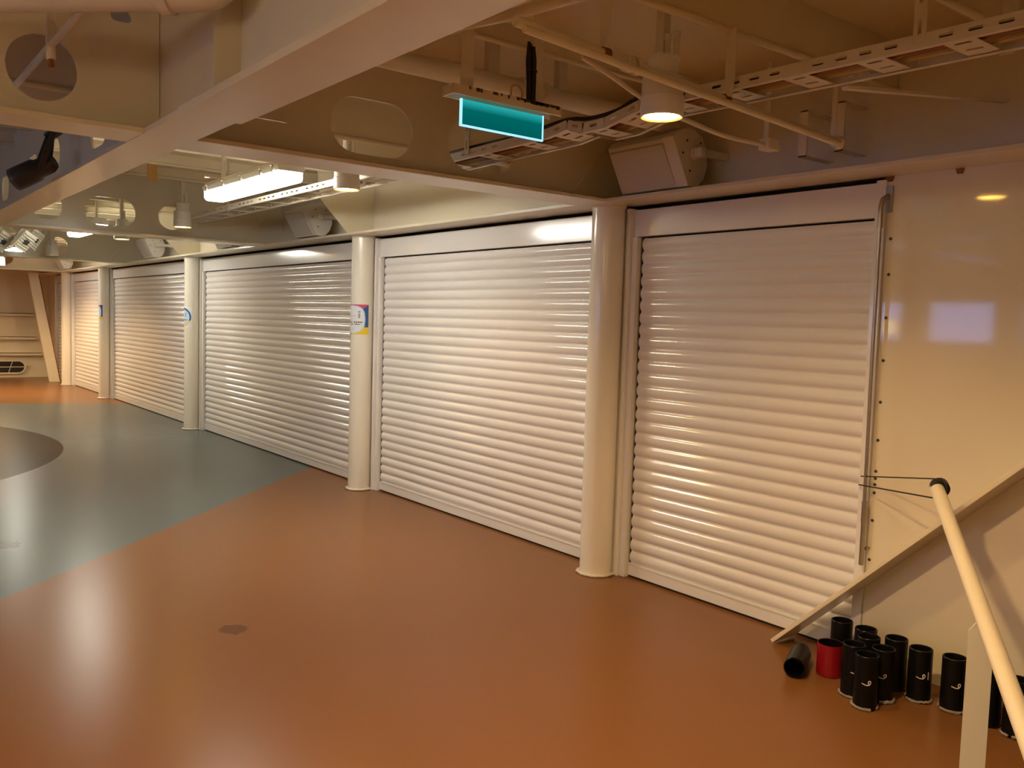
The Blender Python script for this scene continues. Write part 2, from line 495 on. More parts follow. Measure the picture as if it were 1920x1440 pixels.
shutter(COLX[3], COLX[2], 'wide white roller shutter between the third and fourth columns')
shutter(COLX[4], COLX[3], 'narrow warm lit white roller shutter between the two farthest columns')
shutter(-17.82, COLX[4], 'farthest roller shutter, only its dark scalloped slat ends visible beyond the last column')

# ------------------------------------------------------------------ posters wrapped on the columns
def poster(cx, zc, a0, a1, h, design, label, name='poster'):
    R0 = .1055
    NU, NV = 84, 96
    mats = [M['p_white'], M['p_pink'], M['p_blue'], M['p_yellow'], M['p_sky'], M['p_ink'], M['p_grey']]
    m = MB()
    V = []
    for j in range(NV + 1):
        for i in range(NU + 1):
            th = a0 + (a1 - a0) * i / NU
            V.append((R0 * math.sin(th), -R0 * math.cos(th), -h/2 + h * j / NV))
    F = {q: [] for q in range(7)}
    for j in range(NV):
        for i in range(NU):
            u = ((i + .5) / NU) * 2 - 1; v = ((j + .5) / NV) * 2 - 1
            F[design(u, v)].append((j*(NU+1)+i, j*(NU+1)+i+1, (j+1)*(NU+1)+i+1, (j+1)*(NU+1)+i))
    for q, fs in F.items():
        if fs: m.add(V, fs, q, True)
    o = m.build(name, mats, None, (cx, 0, zc))
    return tag(o, label, 'poster', 'posters on the columns')
def pseudo(u, v, seed, u0, u1, v0, v1):
    if not (v0 < v < v1 and u0 < u < u1): return False
    k = int((u - u0) * 34)
    r = random.Random(k * 7 + seed).random()
    return r < .72
def des1(u, v):
    # rounded white field on pink, blue and yellow corners
    e = (abs(u) / .80) ** 2.6 + (abs(v) / .93) ** 3.2
    if e > 1:
        if v > .55 and u < .97 - (v - .55) * .0 and v > .55 + max(0, u - .45) * .75: return 1
        if v < -.52 and u > -.1: return 3
        return 2
    if e > .80 and u > 0: return 4
    def person(pu):
        if (u - pu) ** 2 * 5 + (v - .50) ** 2 * 6 < .030: return True
        return abs(u - pu) < .065 and .08 < v < .40
    if person(.46) or person(-.46): return 6
    if abs(v - .24) < .018 and abs(u) < .28: return 6
    if pseudo(u, v, 3, -.68, .66, -.22, -.155): return 5
    if pseudo(u, v, 9, -.60, .58, -.35, -.285): return 5
    if (u - .05) ** 2 * 5 + (v + .66) ** 2 * 6 < .05: return 4
    return 0
def des2(u, v):
    r = math.hypot(u * 1.02, v * 1.02)
    if .76 < r < .93:
        return 3 if v < -.35 else (2 if u > -.5 else 1)
    if r <= .76:
        if pseudo(u, v, 4, -.55, .6, -.32, -.22): return 5
        if abs(u - .3) < .07 and .05 < v < .4: return 6
        return 4
    return 0
def des3(u, v):
    e = (abs(u) / .82) ** 2.6 + (abs(v) / .88) ** 3
    if e > 1:
        if v < -.6: return 3
        return 1 if v > .6 and u < .6 else 2
    return 4 if e > .5 else 0
D = math.radians
poster(COLX[1], 1.580, D(-80), D(95), .272, des1, 'white poster with pink, blue and yellow corners on the second column')
poster(COLX[2], 1.530, D(-75), D(72), .275, des2, 'white poster with a ringed light blue circle on the third column')
poster(COLX[3], 1.548, D(-80), D(58), .26, des3, 'blue and yellow edged poster sliver on the fourth column')

# ------------------------------------------------------------------ downlights
def make_downlight(loc, label, top=DECK, lens='lens'):
    t = thing('downlight', label, 'ceiling lamp', loc, group='warm cylindrical downlights')
    hsg = MB().lathe([(.071, .004), (.080, 0), (.084, .006), (.083, .075), (.080, .078), (.080, .148), (.076, .152), (.0, .152)], 40).build('housing', M['white'], t)
    MB().lathe([(.0, .007), (.074, .007)], 40).build('lens', M[lens], hsg)
    nk = MB().lathe([(.060, .150), (.060, .215), (.064, .218), (.064, .228), (.0, .228)], 32).build('neck', M['white'], t)
    h = top - loc[2]
    MB().box((-.03, -.018, .226), (.012, .018, h)).build('stem', M['paint_pipe'], t, bevel=.003)
    for gx, gh_ in ((.028, .285), (.046, .30)):
        MB().lathe([(.011, .226), (.011, gh_), (.014, gh_ + .002), (.014, gh_ + .022), (.0, gh_ + .024)], 12, (gx, .018 if gx > .04 else -.012, 0)).build('cable_gland', M['paint_pipe'], nk)
    return t
DLs = [((1.635, -1.307, 2.408), 'nearest warm downlight, hanging beside the teal sign'),
       ((-1.116, -1.25, 2.408), 'warm downlight half hidden by the nearest cross beam, at the end of the lit fluorescent'),
       ((-4.633, -1.19, 2.408), 'warm downlight with a long stem left of the lit fluorescent'),
       ((-6.79, -1.21, 2.41), 'lit lens just below the second cross beam, right of the far fluorescent'),
       ((-10.41, -1.283, 2.369), 'small downlight in front of the third cross beam'),
       ((-11.295, -1.444, 2.337), 'tiny yellow lit downlight seen under the third cross beam'),
       ((-14.45, -1.42, 2.34), 'tiny downlight cut off by the left edge of the picture')]
base = None
for i, (p, lab) in enumerate(DLs):
    if base is None: base = make_downlight(p, lab)
    elif i < 4: dup(base, p, lab)
    else:
        far = make_downlight(p, lab, lens='lens2')
for p, lab in (((1.635, -4.3, 2.408), 'added unseen downlight over the floor left of the camera'), ((-1.9, -4.3, 2.408), 'added unseen downlight beyond the girder'),  # added out of view for fill, except the one above the stair rail
               ((4.3, -4.6, 2.408), 'added unseen downlight behind the camera'), ((2.40, -2.40, 2.508), 'downlight beside the girder above the stair rail'), ((1.0, -6.3, 2.408), 'added unseen downlight near the windows'), ((-16.3, -3.4, 2.408), 'added unseen downlight brightening the far wall')):
    dup(base, p, lab)

def spot(loc, energy, size, blend=.6, col=(1, .66, .32), r=.06):
    l = bpy.data.lights.new('downlight_beam', 'SPOT'); l.energy = energy; l.color = col
    l.spot_size = D(size); l.spot_blend = blend; l.shadow_soft_size = r
    o = bpy.data.objects.new('downlight_beam', l); COL.objects.link(o); o.location = loc
    return o
SP = 62
spot((1.635, -1.307, 2.40), SP * .55, 140)
spot((-1.116, -1.25, 2.40), SP * .7, 145)
spot((-4.633, -1.19, 2.40), SP * .12, 140)
spot((-6.79, -1.21, 2.40), SP * .25, 140)
spot((-10.41, -1.283, 2.355), SP * .35, 140)
spot((-11.295, -1.444, 2.325), SP * 1.5, 150)
spot((-14.45, -1.42, 2.33), SP * 4, 160)
spot((-16.3, -3.4, 2.40), SP * 4, 165)  # brightens the far wall from an added unseen lamp
spot((2.40, -2.40, 2.50), SP * 2.3, 150)
spot((1.635, -4.3, 2.40), SP * .1, 150)  # from here on, fill from the added unseen downlights
spot((4.3, -4.6, 2.40), SP * .3, 150)
spot((1.0, -6.3, 2.40), SP * .4, 150)

# ------------------------------------------------------------------ fluorescent lamps
def make_fluor(x0, x1, y, zb, label):
    L = x1 - x0
    t = thing('fluorescent_lamp', label, 'ceiling lamp', (x0, y, zb), group='fluorescent batten lamps')
    h = [(-.085, .065), (.085, .065), (.095, .10), (.05, .145), (-.05, .145), (-.095, .10)]
    hsg = MB().prism(h, lambda u, v, d: (d, u, v), .0, L).build('housing', M['white'], t, bevel=.004)
    dfu = [(-.082, .064), (.082, .064), (.082, .035)] + arc(.052, .030, .030, 0, -PI/2, 5) + arc(-.052, .030, .030, -PI/2, -PI, 5) + [(-.082, .035)]
    MB().prism(dfu, lambda u, v, d: (d, u, v), .015, L - .015).build('diffuser', M['fluor'], t)
    for cx in (.10, .45, .80, 1.15, L - .08):
        for s in (-1, 1):
            c = MB().box((cx - .008, s * .090, .05), (cx + .008, s * .099, .10)); c.box((cx - .012, s * .095, .098), (cx + .016, s * .108, .104))
            c.build('clip', M['steel'], hsg)
    for cx in (.2, L - .2):
        MB().box((cx - .02, -.012, .14), (cx + .02, .012, DECK - zb)).box((cx - .015, -.14, .146), (cx + .015, .14, .156)).build('mounting_bracket', M['paint_pipe'], t)
    return t
fl0 = make_fluor(-2.76, -1.33, -1.53, 2.45, 'long glowing fluorescent lamp behind the nearest cross beam')
dup(fl0, (-8.55, -1.36, 2.525), 'small glowing fluorescent lamp far off, below the second cross beam')
dup(fl0, (-14.2, -1.345, 2.525), 'fluorescent lamp glimpsed beyond the white floodlights')
M['fluor_fill'] = emis('added warm fill diffuser', (1, .76, .44, 1), 21)  # for unseen lamps added to brighten the overhead steelwork
_f = M['fluor']; M['fluor'] = M['fluor_fill']
fw0 = make_fluor(1.6, 3.2, -5.6, 2.40, 'unseen warm fill lamp added behind the camera')
dup(fw0, (4.2, -5.6, 2.40), 'second unseen warm fill lamp added behind the camera')
M['fluor'] = _f

# ------------------------------------------------------------------ teal exit sign
sg = thing('exit_sign', 'glowing teal sign panel hanging on two flat straps', 'sign', (1.10, -1.675, 2.376))
pn = MB().box((-.004, -.205, 0), (.004, .205, .098)).build('panel', M['sign'], sg)
ed = MB().box((-.005, -.213, -.007), (.005, .213, 0)).box((-.005, .205, 0), (.005, .213, .100)).box((-.005, -.213, 0), (.005, -.205, .100))
ed.build('panel_rim', M['sign_edge'], pn)
ch = MB().box((-.035, -.275, .132), (.045, .275, .140)).box((.038, -.275, .102), (.046, .275, .132)).box((-.036, -.275, .102), (-.029, .275, .132))
ch.box((-.028, -.275, .103), (.037, -.268, .131))
for q in range(16):
    yy = -.2 + q * .03 + random.uniform(-.01, .01)
    if random.random() < .7: ch.box((.0462, yy, .127 + random.uniform(-.002, .003)), (.0468, yy + random.uniform(.008, .026), .1402), 1)
yy = .03
while yy < .255:
    wd_ = random.uniform(.006, .022)
    ch.box((.0462, yy, .1402 - random.uniform(.002, .007) - .010 * max(0, math.sin((yy - .03) * 14))), (.0468, yy + wd_, .1402), 1); yy += wd_ * random.uniform(.8, 1.3)
ch.build('mounting_channel', [M['paint_pipe'], M['chip']], sg)
MB().box((-.002, -.215, .14), (.003, -.155, DECK - 2.376)).build('hanger_strap', M['paint_pipe'], sg)
MB().box((-.002, .150, .14), (.003, .205, DECK - 2.376)).build('hanger_strap', M['paint_pipe'], sg)
# black cable bundle and ring standing on the channel
cb = MB()
for q in range(7):
    a = 2 * PI * q / 6; r = 0 if q == 6 else .013
    dx, dy = r * math.cos(a), r * math.sin(a)
    cb.tube([(1.11 + dx, -1.540 + dy, 2.518), (1.11 + dx * 1.1, -1.541 + dy * 1.1, 2.60), (1.11 + dx * 1.3, -1.545 + dy * 1.3, 2.69), (1.11 + dx * .8, -1.546 + dy * .8, 2.75 + random.uniform(-.02, .015))], .0065, 7)
cb.lathe([(.024, .0), (.024, .006)], 14, (1.11, -1.541, 2.642))
tag(cb.build('cable_bundle', M['cable_black']), 'black vertical bundle of cables standing above the teal sign', 'cable')
pts = [(1.10 + .002 * math.sin(q), -1.61 + .030 * math.cos(2*PI*q/28), 2.548 + .031 * math.sin(2*PI*q/28)) for q in range(29)]
tag(MB().tube(pts, .004, 8, cap=False).build('cable_loop', M['cable_tan']), 'small thin ring of cable above the teal sign, left of the black bundle', 'cable')

# ------------------------------------------------------------------ cable tray
def slotted(mb, p, q, y, h=.044, pitch=.088, sl=.046, sh=.010, t=.003):
    """slotted side rail between p=(x,z) and q=(x,z) bottoms, in plane y"""
    (xa, za), (xb, zb) = p, q
    Ln = math.hypot(xb - xa, zb - za); ux, uz = (xb - xa) / Ln, (zb - za) / Ln
    n = int(Ln / pitch)
    outer = [(0, 0), (Ln, 0), (Ln, h), (0, h)]
    hs = []
    for i in range(n):
        c = (i + .5) * Ln / n
        if i % 5 == 3: continue
        hs.append(stadium(c, h * .52, sl, sh * 1.2, n=3))
    mb.plate(outer, hs, lambda u, v, d: (xa + ux * u - uz * v, y + d, za + uz * u + ux * v), -t/2, t/2)
YT0, YT1 = -1.12, -.895
def tray(name, label, path, rung=.29, flat=.05):
    t = thing(name, label, 'cable tray', (0, 0, 0), group='perforated cable trays')
    for y, ln in ((YT0, 'side_rail'), (YT1, 'side_rail')):
        m = MB()
        for a, b in zip(path[:-1], path[1:]):
            slotted(m, a, b, y)
            s = 1 if y == YT0 else -1
            m.bar((a[0], y + s * .010, a[1]), (b[0], y + s * .010, b[1]), .022, .002)
        m.build(ln, M['galv'], t)
    for a, b in zip(path[:-1], path[1:]):
        Ln = math.hypot(b[0]-a[0], b[1]-a[1]); n = max(1, int(Ln / rung))
        for i in range(n):
            f = (i + .5) / n
            x = a[0] + (b[0]-a[0]) * f; z = a[1] + (b[1]-a[1]) * f + .004
            MB().plate([(x - flat, YT0), (x + flat, YT0), (x + flat, YT1), (x - flat, YT1)],
                       [stadium(x, YT0 + .06, flat * 1.1, .018, n=3), stadium(x, YT0 + .14, flat * 1.1, .018, n=3)],
                       lambda u, v, d: (u, v, d + z + (u - x) * (b[1]-a[1]) / (b[0]-a[0])), 0, .003).build('rung', M['galv'], t)
    return t
near_path = [(-.42, 2.478), (.72, 2.492), (.86, 2.510), (.97, 2.478), (1.12, 2.480), (1.34, 2.522), (3.4, 2.498)]
t1 = tray('cable_tray', 'perforated cream cable tray running from the oblong hole past the nearest downlight', near_path)
for x, z0 in ((2.535, 2.52), (.02, 2.50)):
    m = MB(); slot_h = DECK - z0
    m.plate([(0, 0), (.042, 0), (.042, slot_h), (0, slot_h)], [stadium(.021, .05 + .1 * q, .012, .05, n=3) for q in range(int(slot_h / .1))],
            lambda u, v, d: (x + u, YT0 - .004 + d, z0 + v), -.0015, .0015)
    m.box((x, YT0 - .004, z0), (x + .003, YT0 + .03, DECK))
    m.build('hanger', M['galv'], t1)
MB().box((2.70, YT1 + .004, 2.50), (2.745, YT1 + .008, DECK)).build('hanger', M['galv'], t1)
MB().bar((2.16, YT1, 2.50), (2.30, YW, 2.60), .03, .012).build('wall_stay', M['paint_pipe'], t1)
far_path = [(-5.05, 2.500), (-.62, 2.500)]
t2 = tray('cable_tray', 'cream cable tray just below the glowing fluorescent lamp', far_path, .38, .035)
for x in (-3.6, -1.4):
    MB().box((x, YT0 - .006, 2.48), (x + .03, YT0 - .003, DECK)).build('hanger', M['galv'], t2)
# cables lying in the trays
def cable(path, r, m, name, label):
    return tag(MB().tube(smooth_path(path, 5), r, 8).build(name, M[m]), label, 'cable', 'cables on the trays')
cable([(-.40, -1.085, 2.535), (.0, -1.085, 2.545), (.45, -1.085, 2.545), (.80, -1.08, 2.568), (.97, -1.08, 2.55), (1.15, -1.08, 2.555), (1.34, -1.08, 2.59), (1.8, -1.08, 2.545), (3.4, -1.08, 2.525)], .010, 'cable_black', 'tray_cable', 'black cable rising above the rail of the tray behind the teal sign')
cable([(-.40, -1.02, 2.502), (.72, -1.02, 2.516), (.86, -1.02, 2.535), (.97, -1.02, 2.508), (1.14, -1.02, 2.512), (1.34, -1.02, 2.549), (3.4, -1.02, 2.526)], .013, 'cable_brown', 'tray_cable', 'red brown cable lying in the tray under the slots')
cable([(-.40, -.95, 2.501), (.72, -.95, 2.515), (.86, -.95, 2.534), (.97, -.95, 2.507), (1.14, -.95, 2.511), (1.34, -.95, 2.548), (3.4, -.95, 2.525)], .012, 'cable_tan', 'tray_cable', 'tan cable along the wall side of the near tray')
cable([(-5.0, -1.06, 2.525), (-4.2, -1.06, 2.53), (-3.4, -1.06, 2.52), (-2.2, -1.06, 2.52), (-.65, -1.06, 2.52)], .011, 'cable_black', 'tray_cable', 'black cable along the far tray toward the long stemmed downlight')
for q, (yy, lab) in enumerate(((-1.00, 'looping tan cable dropping to the far tray beside the fluorescent housing'), (-.945, 'second looping tan cable left of the half hidden downlight'))):
    x = -1.62 + q * .16
    cable([(x, yy, DECK - .02), (x + .02, yy, 2.80), (x + .06, yy, 2.70), (x + .03, yy, 2.60), (x - .04, yy, 2.53)], .010, 'cable_tan', 'drop_cable', lab)

# ------------------------------------------------------------------ pipes
def pipe_run(pts, r, name, label, n=16, mt='paint_pipe', sm=True, group='painted pipes'):
    return tag(MB().tube(smooth_path(pts, 4) if sm else pts, r, n).build(name, M[mt]), label, 'pipe', group)
sp1 = thing('sprinkler_pipe', 'long cream pipe crossing in front of the nearest downlight, with couplings', 'pipe', (0, 0, 0), group='painted pipes')
MB().tube([(1.80, -2.16, 2.540), (1.80, -1.116, 2.474), (1.80, -.36, 2.432)], .018, 16).build('tube', M['paint_pipe'], sp1)
for y in (-1.665, -1.625):
    z = 2.474 + (-1.116 - y) * .0632
    MB().tube([(1.80, y - .012, z), (1.80, y + .012, z)], .031, 18).build('coupling', M['paint_pipe'], sp1)
for y, x0 in ((-1.775, 1.80), (-1.135, 1.82)):
    z = 2.474 + (-1.116 - y) * .0632
    m = MB().box((x0 - .022, y - .003, z + .075), (x0 + .022, y + .003, 2.735 if x0 < 1.81 else 2.74))
    m.add([(x0 - .022, y - .003, z + .075), (x0 + .022, y - .003, z + .075), (x0 + .022, y + .003, z + .075), (x0 - .022, y + .003, z + .075),
           (x0 - .005, y - .012, z + .01), (x0 + .005, y - .012, z + .01), (x0 + .005, y + .012, z + .01), (x0 - .005, y + .012, z + .01)],
          [(0,1,5,4),(1,2,6,5),(2,3,7,6),(3,0,4,7),(4,5,6,7)])
    m.build('hanger', M['paint_pipe'], sp1)
    MB().tube([(1.80, y - .014, z), (1.80, y + .014, z)], .024, 14).build('pipe_clip', M['rust'], sp1)
MB().box((1.79, -.40, 2.43), (1.815, -.396, 2.80)).tube([(1.80, -.37, 2.432), (1.80, -.345, 2.431)], .028, 12).build('end_bracket', M['paint_pipe'], sp1)
pipe_run([(1.845, -2.16, 2.505), (1.845, -1.4, 2.462), (1.845, -.9, 2.436), (1.845, -.42, 2.410)], .013, 'hanging_conduit', 'thinner cream pipe running just below the sprinkler pipe', sm=False)
bp = thing('water_pipe', 'thick cream pipe running across behind the teal sign', 'pipe', (0, 0, 0), group='painted pipes')
MB().tube([(.62, -2.60, 2.722), (.62, -.10, 2.722)], .046, 20).tube(smooth_path([(.62, -.12, 2.722), (.62, -.05, 2.72), (.62, -.03, 2.71), (.62, -.025, 2.69)], 4), .050, 20).build('tube', M['paint_pipe'], bp)
for y in (-1.20, -1.08):
    MB().tube([(.62, y - .02, 2.722), (.62, y + .02, 2.722)], .056, 20).build('coupling', M['paint_pipe'], bp)
MB().box((.60, -1.42, 2.76), (.64, -1.36, DECK)).build('hanger', M['paint_pipe'], bp)
MB().box((.60, -.99, 2.76), (.64, -.94, DECK)).build('hanger', M['paint_pipe'], bp)
pipe_run([(1.49, -1.60, 2.61), (1.49, -1.46, 2.575), (1.49, -1.33, 2.534), (1.49, -1.17, 2.49), (1.49, -1.0, 2.472), (1.49, -.75, 2.446), (1.49, -.46, 2.448)], .010, 'thin_conduit', 'thin curved conduit dipping behind the nearest downlight')
jb = thing('junction_box', 'small cream junction box at the end of the thin conduit', 'junction box', (1.49, -.42, 2.448))
MB().box((-.03, -.045, -.022), (.03, .03, .03)).build('box_body', M['paint_pipe'], jb, bevel=.004)
MB().box((-.012, -.03, .03), (.012, -.026, .38)).build('hanger', M['paint_pipe'], jb)
MB().tube([(0, .03, 0), (0, .075, -.004)], .009, 10).tube([(0, .05, -.003), (0, .058, -.003)], .015, 10).build('cable_gland', M['paint_pipe'], jb)
pipe_run([(1.15, -1.93, 2.735), (1.45, -1.90, 2.708), (1.78, -1.90, 2.682), (2.6, -1.90, 2.62)], .021, 'branch_pipe', 'cream pipe running toward the camera under the girder', sm=False)
pipe_run([(1.12, -2.32, 2.70), (1.12, -1.98, 2.722), (1.15, -1.93, 2.735), (1.18, -1.935, 2.734)], .022, 'elbow_pipe', 'cream pipe elbow beside the wide girder flange')
# upper left: fat pipe under the deck ending in a flanged elbow at the girder
fp = thing('drain_pipe', 'fat cream pipe along the top left edge ending in an elbow', 'pipe', (0, 0, 0), group='painted pipes')
MB().tube([(.40, -3.62, 2.632), (.70, -3.28, 2.634), (1.02, -2.94, 2.636)], .052, 20).tube(smooth_path([(1.0, -2.965, 2.636), (1.08, -2.87, 2.645), (1.11, -2.835, 2.69), (1.115, -2.825, 2.80), (1.115, -2.825, DECK)], 4), .056, 20).build('tube', M['paint_pipe'], fp)
MB().tube([(.97, -2.99, 2.636), (.995, -2.965, 2.636)], .064, 20).build('flange_ring', M['paint_pipe'], fp)
MB().tube([(.455, -3.56, 2.632), (.47, -3.545, 2.632)], .062, 20).build('flange_ring', M['paint_pipe'], fp)
tp = thing('thin_pipe', 'thin pipe passing through the round hole in the nearest beam', 'pipe', (0, 0, 0), group='painted pipes')
MB().tube([(.72, -3.17, 2.615), (.13, -3.17, 2.625), (-2.2, -3.17, 2.64)], .014, 12).build('tube', M['paint_pipe'], tp)
MB().box((.12, -3.185, 2.63), (.15, -3.155, DECK)).tube([(.135, -3.17, 2.57), (.135, -3.17, 2.66)], .019, 12).build('sprinkler_tee', M['paint_pipe'], tp)
MB().lathe([(.0, -.03), (.012, -.028), (.009, 0), (.012, .01)], 12, (.135, -3.17, 2.57)).build('sprinkler_head', M['rust'], tp)
tag(MB().box((-3.87, -1.72, 2.70), (-3.858, -1.64, 2.86)).build('hanging_tape', M['tan_tape']), 'yellow brown tape flag hanging from a deck stiffener left of the fluorescent', 'tape')

# wall brackets in the row under the tray
for i, (x, y, z0, z1, lab) in enumerate(((1.45, -.14, 2.44, 2.66, 'left short bracket plate on the wall above the near shutter'),
                                         (1.62, -.10, 2.45, 2.68, 'right short bracket plate on the wall above the near shutter'))):
    tag(MB().box((x, y, z0), (x + .045, y + .006, z1)).box((x, y, z0), (x + .045, YW, z0 + .006)).box((x, y, z1 - .006), (x + .045, YW, z1)).build('wall_bracket', M['paint_pipe']), lab, 'bracket', 'wall brackets')

# ------------------------------------------------------------------ loudspeakers
def make_speaker(loc, label):
    t = thing('loudspeaker', label, 'loudspeaker', loc, group='wall loudspeakers')
    Ln = .50
    # section seen from the end: (y, z); the flat face looks out and down
    sec = [(-.235, .245), (-.105, .0), (-.03, .0), (.02, .05), (.045, .12), (.04, .20), (.0, .27), (-.07, .305), (-.15, .30), (-.205, .275)]
    cab = MB().prism(sec, lambda u, v, d: (d, u, v), .0, Ln).build('cabinet', M['speaker'], t, bevel=.006)
    fn = Vector((-.245, 0, -.130)).normalized()   # outward normal in (y, z)
    ny, nz = -.883, -.469
    a = (-.232 + .012, .240 - .01); b = (-.108 - .0, .004 + .006)
    MB().add([(.015, a[0] + ny*.013, a[1] + nz*.008 - .012), (Ln - .075, a[0] + ny*.013, a[1] + nz*.008 - .012), (Ln - .075, b[0] + ny*.008, b[1] + nz*.006 + .006), (.015, b[0] + ny*.008, b[1] + nz*.006 + .006),
              (.015, a[0], a[1]), (Ln - .075, a[0], a[1]), (Ln - .075, b[0], b[1]), (.015, b[0], b[1])],
             [(0,1,2,3),(4,5,6,7),(0,1,5,4),(1,2,6,5),(2,3,7,6),(3,0,4,7)]).build('grille', M['grille'], cab)
    ecp = MB().prism([(u * 1.04, v * 1.02) for u, v in sec], lambda u, v, d: (d, u, v - .003), Ln - .07, Ln + .012).build('end_cap', M['speaker'], t, bevel=.004)
    MB().tube([(Ln + .008, -.07, .175), (Ln + .036, -.07, .175)], .034, 24).build('knob', M['speaker'], ecp)
    for yy, zz in ((-.13, .24), (-.02, .24), (-.10, .08), (-.16, .17)):
        MB().tube([(Ln + .010, yy, zz), (Ln + .015, yy, zz)], .006, 8).build('screw', M['bolt'], ecp)
    MB().box((Ln + .034, -.095, .150), (Ln + .085, -.045, .200)).box((Ln + .05, -.06, .155), (Ln + .085, YW - loc[1], .195)).build('bracket_arm', M['speaker'], t, bevel=.003)
    return t
spk = make_speaker((.255, -.04, 2.375), 'large nearest white loudspeaker above the column, below the nearest downlight')
dup(spk, (-4.35, -.06, 2.375), 'white loudspeaker on the wall left of the knee plate of the second column')
dup(spk, (-6.62, -.06, 2.375), 'white loudspeaker dim behind the second cross beam')
dup(spk, (-9.75, -.06, 2.375), 'white loudspeaker hanging over the third column, lit on its face')
dup(spk, (-15.6, -.12, 2.375), 'tiny far white loudspeaker above the farthest column')

bl = thing('bulkhead_lamp', 'round bulkhead lamp on the wall between the windows', 'wall lamp', (-2.62, YB, 1.70))
MB().tube([(0, 0, 0), (0, .05, 0)], .14, 32).build('housing', M['white'], bl)
MB().tube([(0, .05, 0), (0, .07, 0)], .115, 32, radii=[.115, .09]).build('lens', emis('bulkhead lens', (1, .82, .5, 1), 7), bl)

# ------------------------------------------------------------------ stage lights
sl = thing('stage_spotlight', 'dark cylindrical spotlight clamped under the girder at the left', 'spotlight', (-1.58, -2.87, 2.46))
dirv = Vector((-.123, -.17, -.104)).normalized()
c0 = Vector((0, .02, -.03))
p = [c0 + dirv * q for q in (0, .03, .10, .11, .22, .23)]
p0 = MB().tube(p, .07, 24, radii=[.038, .052, .054, .064, .067, .067]); p0.build('barrel', M['fixture'], sl)
MB().tube([p[-1] - dirv * .004, p[-1] + dirv * .02], .0665, 24).build('lens', M['lensgrey'], sl)
MB().bar(c0 + dirv * .10 + Vector((.075, 0, 0)), c0 + dirv * .02 + Vector((.075, 0, .16)), .03, .006, (1,0,0)).box((-.078, -.02, .12), (.078, .05, .135)).bar(c0 + dirv * .10 - Vector((.075, 0, 0)), c0 + dirv * .02 + Vector((-.075, 0, .16)), .03, .006, (1,0,0)).build('yoke', M['fixture'], sl)
MB().box((-.08, .02, .185), (.08, .06, .20)).tube([(0, .04, .20), (0, .04, DECK - 2.46)], .016, 12).build('clamp', M['fixture'], sl)
MB().tube(smooth_path([c0 + Vector((0, -.02, .02)), (.02, .0, .16), (.05, -.10, .22), (.04, -.2, .30), (.0, -.3, DECK - 2.46)], 5), .012, 8).build('cable', M['cable_black'], sl)
def make_flood(loc, rot, label):
    t = thing('hanging_floodlight', label, 'floodlight', loc, rot, group='white floodlights')
    MB().box((-.02, -.10, -.13), (.06, .10, .13)).build('casing', M['flood'], t, bevel=.006)
    f = MB()
    for q in range(7): f.box((.06, -.09, -.12 + q * .035), (.085, .09, -.11 + q * .035))
    f.build('cooling_fins', M['flood'], t)
    MB().box((-.026, -.09, -.12), (-.02, .09, .12)).build('lens', M['lensgrey'], t)
    MB().box((.062, -.03, -.03), (.088, .03, .035)).build('driver_label', M['fixture'], t)
    MB().bar((0, -.115, 0), (0, -.115, .20), .03, .006, (0,1,0)).bar((0, .115, 0), (0, .115, .20), .03, .006, (0,1,0)).box((-.015, -.118, .196), (.015, .118, .204)).build('yoke', M['flood'], t)
    return t
f0 = make_flood((-9.25, -2.10, 2.47), (D(-28), D(28), D(20)), 'white finned floodlight leftmost under the second cross beam')
dup(f0, (-9.10, -1.86, 2.48), 'white finned floodlight, right one of the white pair under the second cross beam')
fg = make_flood((-9.6, -1.68, 2.54), (D(-25), D(20), D(30)), 'dim grey floodlight right of the white floodlight pair')
pipe_run([(-9.10, -2.6, 2.72), (-9.10, -1.2, 2.72)], .024, 'lighting_bar', 'horizontal bar carrying the floodlights', 12, sm=False)

# ------------------------------------------------------------------ right end: crank rod, screws, stringer, rail
rod = thing('crank_rod', 'long thin steel crank rod hanging down the panel beside the nearest shutter', 'crank rod', (1.797, .045, .55))
MB().tube([(0, 0, .0), (-.006, 0, .9), (-.006, 0, 1.62)], .0085, 10).build('shaft', M['steel'], rod)
mpl = MB().box((-.028, .045, 1.62), (.022, .055, 1.745)).build('mounting_plate', M['steel'], rod)
MB().tube([(0, .05, 1.70), (-.004, .01, 1.68), (-.006, 0, 1.64), (-.006, 0, 1.60)], .012, 10).tube([(-.006, 0, 1.60), (-.006, 0, 1.545)], .0125, 10).build('universal_joint', M['steel'], rod)
MB().tube([(0, 0, -.07), (0, 0, .14)], .0115, 10).tube([(0, 0, .14), (0, 0, .24)], .0135, 10).build('crank_grip', M['steel'], rod)
MB().box((-.008, .02, .0), (.010, .055, .012)).build('holding_clip', M['steel'], rod)
for (x, z) in ((1.818, 2.047), (1.818, 1.879), (1.818, 1.674), (1.817, 1.47), (1.816, 1.27), (1.815, 1.086), (1.814, .935), (1.814, .90), (1.813, .87), (1.812, .83), (1.811, .694), (1.808, .50)):
    MB().lathe([(.0075, 0), (.0075, .003), (.004, .005), (0, .0055)], 10).build('screw', M['bolt'], wall, (x, YW, z), (PI/2, 0, 0))
for x in (1.80, 2.125, 2.45):
    MB().prism([(-.018, .0), (.018, .0), (.010, -.022), (-.010, -.022)], lambda u, v, d: (x + u, YW - .012 + d, 2.338 + v), 0, .012).build('screw', M['rust'], wall)

